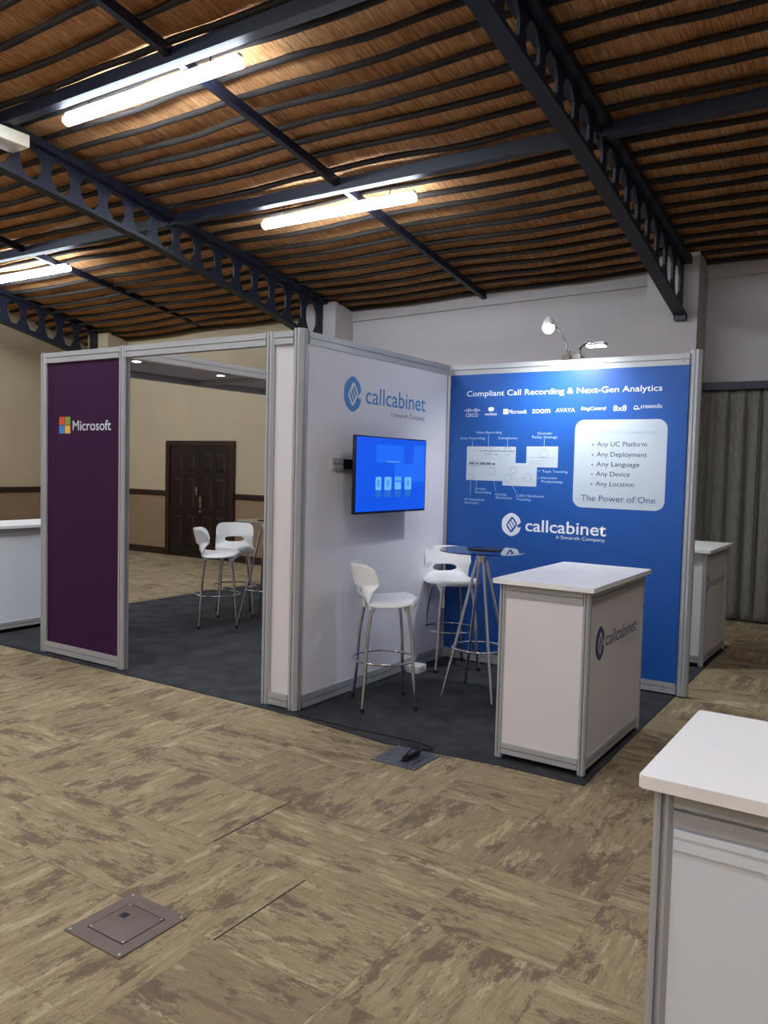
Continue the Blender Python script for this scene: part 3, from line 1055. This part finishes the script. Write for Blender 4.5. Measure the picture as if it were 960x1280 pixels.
# ------------------------------------------------------------------ television
t = thing('television', 'flat television showing a blue menu, on the white wall', 'television', (0.145, 0.87, 1.575))
box('casing', -0.035, -0.003, -0.30, 0.30, -0.18, 0.18, M['black'], t, bevel=0.008)
box('bezel', -0.012, 0.012, -0.475, 0.475, -0.272, 0.272, M['bezel'], t, bevel=0.004)
pl = (Vector((0.012, 0, 0)), Y, Z, X)
s = flat('screen', [rect(-0.463, 0.463, -0.256, 0.262)], pl, M['tv'], t, lift=0.0006)
T0, T1 = 0.87, 1.575
R_ = lambda a, b, c, dd: rect(a - T0, b - T0, c - T1, dd - T1)
flat('screen_patch', [R_(0.65, 1.02, 1.664, 1.79), R_(1.157, 1.32, 1.66, 1.80), R_(0.895, 1.32, 1.525, 1.66)], pl, M['tv_patch'], s, lift=0.0009)
text('menu_text', 'A. Change Source', pl, 0.776 - T0, 0.968 - T0, 1.668 - T1, 0.011, M['tv_text'], s, lift=0.0014)
for i, (a, b) in enumerate(((0.648, 0.722), (0.762, 0.856), (0.899, 0.989), (1.036, 1.132))):
    if i == 2:
        pts = [R_(a, b, 1.470, 1.525)] + [[(a - T0 + 0.002 + q * 0.03, 1.533 - T1), (a - T0 + 0.02 + q * 0.03, 1.533 - T1), (a - T0 + 0.028 + q * 0.03, 1.548 - T1), (a - T0 + 0.02 + q * 0.03, 1.565 - T1), (a - T0 + 0.002 + q * 0.03, 1.565 - T1), (a - T0 + 0.01 + q * 0.03, 1.548 - T1)] for q in range(3)]
    else:
        pts = [rrect(a - T0, b - T0, 1.467 - T1, 1.562 - T1, 0.014)]
    flat('menu_icon', pts, pl, M['tv_icon'], s, lift=0.0014)
    flat('icon_reflection', [R_(a + 0.005, b - 0.005, 1.415, 1.462)], pl, M['tv_mirror'], s, lift=0.0014)
    if i != 2:
        flat('icon_glyph', [rrect((a + b) / 2 - 0.017 - T0, (a + b) / 2 + 0.017 - T0, 1.492 - T1, 1.540 - T1, 0.008)], pl, M['tv_glyph'], s, lift=0.0018)
# its bracket
t = thing('television_bracket', 'grey swing-arm bracket fixed to the white wall behind television', 'wall bracket', (0.0, 0.42, 1.645))
box('wall_plate', -0.007, 0.012, -0.07, 0.07, -0.042, -0.002, M['alu'], t, bevel=0.003)
box('wall_plate', -0.007, 0.012, -0.07, 0.07, 0.002, 0.042, M['alu'], t, bevel=0.003)
bm = bmesh.new()
a, b = Vector((0.012, 0.04, 0)), Vector((0.085, 0.36, 0))
dv = (b - a).normalized(); sv = Z.cross(dv)
add_prism(bm, [(-0.012, -0.034), (0.012, -0.034), (0.012, 0.034), (-0.012, 0.034)], (a, sv, Z, dv), (b - a).length)
add_box(bm, 0.075, 0.109, 0.28, 0.62, -0.12, 0.10)
link_mesh('arm', bm, M['black'], t)


# ------------------------------------------------------------------ arm spotlights on the blue wall
def spot_arm(label, x, y_out, z_head, lit, headx):
    t = thing('arm_spotlight', label, 'spotlight', (x, 2.03, 2.50))
    bm = bmesh.new()
    add_box(bm, -0.03, 0.03, -0.05, 0.05, 0.0, 0.035)
    add_box(bm, -0.012, 0.012, -0.02, 0.02, 0.035, 0.075)
    link_mesh('clamp', bm, M['chrome'], t)
    dy = y_out - 2.03
    dx = headx - x
    zz = z_head - 2.50
    bm = bmesh.new()
    add_tube(bm, spline([(0, 0, 0.06), (dx * 0.2, dy * 0.2, zz * 0.7), (dx * 0.6, dy * 0.6, zz * 1.0), (dx, dy, zz + 0.01)], 6), 0.007, n=8)
    link_mesh('arm', bm, M['chrome'], t)
    return t, dx, dy, zz


t, dx, dy, zz = spot_arm('lit arm spotlight shining brightly above the blue wall', 1.015, 1.51, 2.70, True, 1.052)
bm = bmesh.new()
add_tube(bm, [(dx, dy - 0.015, zz + 0.03), (dx, dy, zz + 0.02), (dx, dy + 0.015, zz - 0.005)], [0.02, 0.035, 0.045], n=20, caps=True)
link_mesh('head', bm, M['fitting'], t)
bm = bmesh.new()
bmesh.ops.create_uvsphere(bm, u_segments=20, v_segments=12, radius=0.042)
bmesh.ops.translate(bm, verts=bm.verts, vec=(dx, dy + 0.01, zz - 0.03))
link_mesh('bulb', bm, M['bulb'], t, smooth=True)
ld = bpy.data.lights.new('halogen_beam', 'SPOT')
ld.energy = SPOT_POWER * 4; ld.spot_size = math.radians(140); ld.spot_blend = 1.0; ld.shadow_soft_size = 0.05
ld.color = (0.93, 0.97, 1.0)
lo = bpy.data.objects.new('halogen_beam', ld); COL.objects.link(lo)
lo.location = (1.052, 1.52, 2.61)
dirv = Vector((1.02, 1.99, 1.60)) - lo.location
lo.rotation_euler = dirv.to_track_quat('-Z', 'Y').to_euler()

t, dx, dy, zz = spot_arm('slim flat-headed arm lamp pointing away behind the blue wall', 1.10, 2.42, 2.665, False, 1.10)
box('head', dx - 0.075, dx + 0.085, dy - 0.05, dy + 0.05, zz - 0.005, zz + 0.022, M['fitting'], t, bevel=0.005)
bm = bmesh.new()
add_box(bm, dx - 0.065, dx + 0.075, dy - 0.04, dy + 0.04, zz - 0.012, zz - 0.006)
link_mesh('lens', bm, M['down'], t)
ld = bpy.data.lights.new('rear_beam', 'SPOT')
ld.energy = REAR_SPOT_POWER; ld.spot_size = math.radians(120); ld.spot_blend = 0.7; ld.shadow_soft_size = 0.05
ld.color = (0.85, 0.94, 1.0)
lo = bpy.data.objects.new('rear_beam', ld); COL.objects.link(lo)
lo.location = (1.11, 2.42, 2.63)
lo.rotation_euler = (Vector((1.5, 3.1, 1.0)) - lo.location).to_track_quat('-Z', 'Y').to_euler()


# ------------------------------------------------------------------ counters
def counter(name, label, x0, x1, y0, y1, h, over=0.03, doors=None, side_rails=0.085, tt=0.026, corner=0.006):
    cx, cy = (x0 + x1) / 2, (y0 + y1) / 2
    t = thing(name, label, 'counter', (cx, cy, 0), 0, 'white exhibition counters')
    a, b = (x1 - x0) / 2, (y1 - y0) / 2
    bm = bmesh.new()
    add_prism(bm, rrect(-a - over, a + over, -b - over, b + over, max(corner, 0.004), 6), (Vector((0, 0, h - tt)), X, Y, Z), tt)
    es = [e for e in bm.edges if abs(e.verts[0].co.z - e.verts[1].co.z) < 1e-5]
    bmesh.ops.bevel(bm, geom=es, offset=0.003, segments=2, affect='EDGES')
    link_mesh('tabletop', bm, M['top'], t, smooth=True, angle=50)
    zt = h - tt - 0.002
    p = 0.04
    for sx in (-1, 1):
        for sy in (-1, 1):
            px, py = sx * (a - p / 2), sy * (b - p / 2)
            po = post('post', px, py, 0.022, zt, t, s=p, ch=0.009)
            bm = bmesh.new()
            add_cyl(bm, (px, py, 0.0065), (px, py, 0.014), 0.022, n=16)
            add_cyl(bm, (px, py, 0.014), (px, py, 0.03), 0.007, n=10)
            link_mesh('levelling_foot', bm, M['chrome'], po)
    rz0, rz1 = 0.045, 0.105
    for nm, z0, z1 in (('top_rail', zt - 0.07, zt), ('bottom_rail', rz0, rz1)):
        for sy in (-1, 1):
            beam(nm, (-a + p, sy * (b - 0.017)), (a - p, sy * (b - 0.017)), z0, z1, t, t=0.03, grooves=1)
        for sx in (-1, 1):
            beam(nm, (sx * (a - 0.017), -b + p), (sx * (a - 0.017), b - p), z0, z1, t, t=0.03, grooves=1)
    z0, z1 = rz1 - 0.001, zt - 0.069
    pan = {}
    for sy in (-1, 1):
        yy = sy * (b - 0.014)
        pan['y%d' % sy] = box('panel', -a + p - 0.003, a - p + 0.003, yy - 0.004, yy + 0.004, z0, z1, M['door_panel'] if doors == 'y%d' % sy else M['panel'], t)
    for sx in (-1, 1):
        xx = sx * (a - 0.014)
        pan['x%d' % sx] = box('panel', xx - 0.004, xx + 0.004, -b + p - 0.003, b - p + 0.003, z0, z1, M['door_panel'] if doors == 'x%d' % sx else M['panel'], t)
    return t, pan, a, b, cx, cy, zt


# front counter with logo
t, pan, a, b, cx, cy, zt = counter('counter', 'white counter with navy company logo, standing before the blue wall', 1.425, 1.945, 0.02, 1.06, 1.03)
pl = (Vector((a - 0.010, -cy, 0)), Y, Z, X)
badge(pl, 0.168, 0.312, 0.608, 0.785, M['ink_navy'], M['panel'], pan['x1'])
text('lettering', 'callcabinet', pl, 0.339, 0.929, 0.664, 0.085, M['ink_navy'], pan['x1'], bold=0.0)
text('lettering', 'A Smarsh Company', pl, 0.580, 0.922, 0.620, 0.022, M['ink_light'], pan['x1'])

# counter behind the blue wall
t, pan, a, b, cx, cy, zt = counter('counter', 'small white counter behind the blue wall, near the curtain', 1.40, 1.915, 3.03, 3.96, 1.005)
pl = (Vector((a - 0.010, -cy, 0)), Y, Z, X)
petals = []
for k in range(6):
    w = math.radians(60 * k + 30)
    ex, ez = 3.145 + 0.048 * math.cos(w), 0.706 + 0.058 * math.sin(w)
    petals.append([(ex + 0.024 * math.cos(q * math.pi / 5), ez + 0.028 * math.sin(q * math.pi / 5)) for q in range(10)])
flat('logo_mark', petals, pl, M['ink_dove'], pan['x1'])
text('lettering', 'snowvibe', pl, 3.225, 3.850, 0.668, 0.075, M['ink_dove'], pan['x1'])

# left counter with a cupboard door
t, pan, a, b, cx, cy, zt = counter('counter', 'white counter with a cupboard door, left of the purple panel', -4.25, -3.66, 0.06, 1.06, 1.005, doors='x1')
bm = bmesh.new()
add_tube(bm, [(a - 0.01, 0.09 - 0.02, 0.60), (a + 0.02, 0.07, 0.60), (a + 0.02, 0.11, 0.60), (a - 0.01, 0.11, 0.60)], 0.006, n=8)
link_mesh('door_handle', bm, M['black'], pan['x1'])

# near counter at the right, seen from its working side
t, pan, a, b, cx, cy, zt = counter('counter', 'large white counter cut off at the right edge, closest to camera', 2.925, 3.93, -2.455, -1.955, 1.03, over=0.024, doors='y-1', tt=0.026, corner=0.006)
pan['y-1'].name = 'sliding_door'
bm = bmesh.new()
add_box(bm, -a + 0.042, a - 0.042, -b + 0.001, -b + 0.011, zt - 0.090, zt - 0.076)
add_box(bm, -a + 0.042, a - 0.042, -b + 0.004, -b + 0.0095, zt - 0.118, zt - 0.091)
link_mesh('door_track', bm, M['door_panel'], t)


# ------------------------------------------------------------------ stools
def seat_mesh():
    nu, nv = 28, 40
    # profile from front lip over the seat to the top of the back: (y, z, half width)
    P = [(0.200, 0.702, 0.165), (0.211, 0.734, 0.172), (0.190, 0.752, 0.182), (0.10, 0.748, 0.200), (0.0, 0.742, 0.205), (-0.10, 0.744, 0.205), (-0.165, 0.760, 0.205),
         (-0.198, 0.800, 0.203), (-0.214, 0.850, 0.200), (-0.230, 0.915, 0.198), (-0.240, 0.957, 0.184), (-0.243, 0.980, 0.145)]
    prof = spline([(p[0], p[1], p[2]) for p in P], 12)
    # resample evenly
    Ls = [0]
    for a, b in zip(prof, prof[1:]):
        Ls.append(Ls[-1] + (Vector((b.x, b.y)) - Vector((a.x, a.y))).length)
    res = []
    for j in range(nv + 1):
        s = Ls[-1] * j / nv
        k = 0
        while k < len(Ls) - 2 and Ls[k + 1] < s:
            k += 1
        f = (s - Ls[k]) / max(1e-9, Ls[k + 1] - Ls[k])
        res.append(prof[k].lerp(prof[k + 1], f))
    bm = bmesh.new()
    G = []
    for j, q in enumerate(res):
        row = []
        for i in range(nu + 1):
            u = -1 + 2 * i / nu
            back = max(0.0, min(1.0, (q.y - 0.755) / 0.09))
            x = u * q.z
            y = q.x + back * 0.13 * (x / 0.2) ** 2          # the back wraps forward at its sides
            z = q.y
            if q.y < 0.80 and q.x > -0.2:
                seat = 1 - back
                z -= seat * 0.046 * abs(u) ** 7              # rolled side lip
                z -= seat * 0.008 * (1 - u * u)              # slight dish
                # rounded front outline
                if q.x > 0.05:
                    y -= (q.x - 0.05) * 0.42 * abs(u) ** 2.6
            row.append(bm.verts.new((x, y, z)))
        G.append(row)
    # grip opening low in the back
    hc, ha, hb2 = 0.800, 0.108, 0.026
    dead = set()
    for j in range(nv):
        for i in range(nu):
            vs = (G[j][i], G[j][i + 1], G[j + 1][i + 1], G[j + 1][i])
            c = sum((v.co for v in vs), Vector()) / 4
            if c.y < -0.12 and (c.x / ha) ** 4 + ((c.z - hc) / hb2) ** 2 < 1:
                dead.add((j, i))
                continue
            bm.faces.new(vs)
    bm.edges.ensure_lookup_table()
    for e in bm.edges:
        if len(e.link_faces) == 1:
            for v in e.verts:
                if v.co.y < -0.12 and abs(v.co.x) < ha * 1.15 and abs(v.co.z - hc) < hb2 * 1.8:
                    dx_, dz_ = v.co.x / ha, (v.co.z - hc) / hb2
                    r = (abs(dx_) ** 4 + dz_ ** 2)
                    # push the rim onto a smooth outline
                    lo_, hi_ = 0.2, 3.0
                    for _ in range(30):
                        mid = (lo_ + hi_) / 2
                        if (abs(dx_ * mid) ** 4 + (dz_ * mid) ** 2) < 1: lo_ = mid
                        else: hi_ = mid
                    v.co.x *= lo_; v.co.z = hc + (v.co.z - hc) * lo_
    for v in [v for v in bm.verts if not v.link_faces]:
        bm.verts.remove(v)
    return bm


def leg_path(sx, sy):
    k = 1 / math.sqrt(2)
    R_ = [(0.165, 0.725), (0.188, 0.62), (0.214, 0.48), (0.226, 0.34), (0.232, 0.24), (0.246, 0.10), (0.258, 0.016)]
    return spline([(sx * r * k, sy * r * k, z) for r, z in R_], 5)


def make_stool(label, loc, rz):
    t = thing('bar_stool', label, 'stool', loc, rz, 'white bar stools')
    o = link_mesh('seat_shell', seat_mesh(), M['plastic'], t, smooth=True, angle=180)
    so = o.modifiers.new('s', 'SOLIDIFY'); so.thickness = 0.016; so.offset = 0
    ss = o.modifiers.new('v', 'SUBSURF'); ss.levels = 1; ss.render_levels = 2
    bm = bmesh.new()
    add_cyl(bm, (0, 0, 0.690), (0, 0, 0.728), 0.105, 0.15, n=28)
    link_mesh('seat_base', bm, M['plastic'], t, smooth=True)
    for sx in (-1, 1):
        for sy in (-1, 1):
            P = leg_path(sx, sy)
            bm = bmesh.new()
            add_tube(bm, P, 0.0125, n=14)
            lg = link_mesh('leg', bm, M['chrome'], t, smooth=True, angle=60)
            bm = bmesh.new()
            add_cyl(bm, P[-1] + Vector((0, 0, -0.014)), P[-1] + Vector((0, 0, 0.012)), 0.0145, n=14)
            link_mesh('foot_cap', bm, M['rubber'], lg, smooth=True)
            bm = bmesh.new()
            k = sx * 0.1167, sy * 0.1167
            add_cyl(bm, (sx * 0.122, sy * 0.122, 0.655), (sx * 0.112, sy * 0.112, 0.742), 0.0145, 0.034, n=16)
            link_mesh('leg_socket', bm, M['plastic'], t, smooth=True)
    bm = bmesh.new()
    n = 40
    add_tube(bm, [(0.218 * math.cos(2 * math.pi * i / n), 0.218 * math.sin(2 * math.pi * i / n), 0.322) for i in range(n)], 0.0085, n=10, closed=True)
    link_mesh('foot_ring', bm, M['chrome'], t, smooth=True, angle=80)
    return t


CZ = 0.006
st = make_stool('white bar stool in profile, in front of the television wall', (0.352, 0.52, CZ), math.radians(-45))
copy_thing(st, 'white bar stool facing the camera, in the corner at the blue wall', (0.208, 1.728, CZ), math.radians(-131))
copy_thing(st, 'nearer white bar stool in profile, seen through the opening', (-2.45, 1.755, CZ), math.radians(-45))
copy_thing(st, 'farther white bar stool facing camera, beside the glass table through the opening', (-2.74, 2.30, CZ), math.radians(-133))


# ------------------------------------------------------------------ glass tables
def make_table(label, loc, rz):
    t = thing('bar_table', label, 'table', loc, rz, 'round glass bar tables')
    bm = bmesh.new()
    add_cyl(bm, (0, 0, 1.040), (0, 0, 1.050), 0.305, n=64)
    es = [e for e in bm.edges if abs(e.verts[0].co.z - e.verts[1].co.z) < 1e-6]
    bmesh.ops.bevel(bm, geom=es, offset=0.0025, segments=2, affect='EDGES')
    link_mesh('glass_top', bm, M['glass'], t, smooth=True, angle=30)
    bm = bmesh.new()
    add_cyl(bm, (0, 0, 1.026), (0, 0, 1.0395), 0.085, n=32)
    add_cyl(bm, (0, 0, 0.965), (0, 0, 1.026), 0.036, 0.042, n=24)
    link_mesh('hub', bm, M['chrome'], t, smooth=True)
    for q in range(4):
        w = math.radians(47 + 90 * q)
        cx_, sy_ = math.cos(w), math.sin(w)
        bm = bmesh.new()
        P = [(0.03 * cx_, 0.03 * sy_, 1.0), (0.065 * cx_, 0.065 * sy_, 0.86), (0.27 * cx_, 0.27 * sy_, 0.006)]
        add_tube(bm, spline(P, 6), 0.0115, n=12)
        link_mesh('leg', bm, M['chrome'], t, smooth=True, angle=60)
    bm = bmesh.new()
    n = 44
    add_tube(bm, [(0.192 * math.cos(2 * math.pi * i / n), 0.192 * math.sin(2 * math.pi * i / n), 0.345) for i in range(n)], 0.0085, n=10, closed=True)
    link_mesh('foot_ring', bm, M['chrome'], t, smooth=True, angle=80)
    return t


tb = make_table('round glass bar table on chrome legs before the blue wall', (0.765, 1.135, CZ), 0.0)
copy_thing(tb, 'round glass bar table half hidden by the corner panel, through the opening', (-2.20, 2.17, CZ), 0.1)


def hub_plate(label, loc, rz):  # dark hub plate, laid flat on the glass at the table centre
    o = box('hub_plate', -0.11, 0.11, -0.075, 0.075, 0, 0.008, M['black'], None, bevel=0.003)
    o.location = loc; o.rotation_euler = (0, 0, rz)
    tag(o, label, 'hub_plate', 'dark hub plates on the glass tables')


hub_plate('dark flat hub plate lying on glass table by the blue wall', (0.775, 1.16, 1.0565), math.radians(8))
hub_plate('dark flat hub plate lying on glass table through the opening', (-2.16, 2.2, 1.0565), math.radians(8))

# white adaptor at the wall
pa = thing('power_adaptor', 'small white power box on stand carpet against television wall', 'adaptor', (0.075, 1.42, CZ))
box('casing', -0.055, 0.055, -0.07, 0.07, 0, 0.06, M['plastic'], pa, bevel=0.006)
box('socket_face', 0.0545, 0.057, -0.03, 0.03, 0.015, 0.047, M['ink_light'], pa)


# ------------------------------------------------------------------ floor boxes
def hatch(name, label, x0, x1, y0, y1, m):
    cx, cy = (x0 + x1) / 2, (y0 + y1) / 2
    t = thing(name, label, 'floor box', (cx, cy, 0), 0, 'square floor boxes')
    a, b = (x1 - x0) / 2, (y1 - y0) / 2
    i, j = a * 0.655, b * 0.63
    bm = bmesh.new()
    # plate with a square opening
    for (p0, p1, q0, q1) in ((-a, a, -b, -j), (-a, a, j, b), (-a, -i, -j, j), (i, a, -j, j)):
        add_box(bm, p0, p1, q0, q1, 0.0005, 0.005)
    link_mesh('frame_plate', bm, m, t)
    lid = box('lid', -i + 0.004, i - 0.004, -j + 0.004, j - 0.004, 0.0005, 0.0065, m, t, bevel=0.001)
    box('lid_gap', -i, i, -j, j, 0.0002, 0.0012, M['rubber'], t)
    bm = bmesh.new()
    for sx in (-1, 1):
        for sy in (-1, 1):
            add_cyl(bm, (sx * (a - 0.014), sy * (b - 0.014), 0.005), (sx * (a - 0.014), sy * (b - 0.014), 0.0065), 0.0045, n=10)
            add_cyl(bm, (sx * (i - 0.010), sy * (j - 0.010), 0.0065), (sx * (i - 0.010), sy * (j - 0.010), 0.0078), 0.004, n=10)
    link_mesh('screws', bm, M['screw'], t)
    return t, lid, i, j


t, lid, i, j = hatch('floor_box', 'brown steel floor box set in the carpet, lower left', 0.945, 1.232, -2.402, -2.103, M['hatch'])
box('finger_slot', -i + 0.035, -i + 0.065, 0.012, 0.042, 0.0063, 0.0070, M['rubber'], lid)
t, lid, i, j = hatch('floor_box', 'grey steel floor box at the front edge of stand carpet', 0.875, 1.157, -0.400, -0.118, M['hatch_grey'])
# raised cable flap on its lid
bm = bmesh.new()
add_prism(bm, [(0.0, 0.0), (0.035, 0.0), (0.06, 0.045), (0.052, 0.05)], (Vector((0.005, -j + 0.01, 0.006)), X, Z, Y), 2 * j - 0.02)
link_mesh('cable_flap', bm, M['black'], lid)
bm = bmesh.new()
add_tube(bm, spline([(1.02, -0.30, 0.014), (1.04, -0.22, 0.05), (1.06, -0.15, 0.03), (1.07, -0.09, 0.013), (1.06, -0.05, 0.011), (0.9, -0.02, 0.011), (0.4, -0.045, 0.011), (0.05, -0.035, 0.011)], 6), 0.0045, n=8)
tag(link_mesh('power_cable', bm, M['rubber'], smooth=True, angle=80), 'black power cable running from grey floor box along stand carpet edge', 'cable')
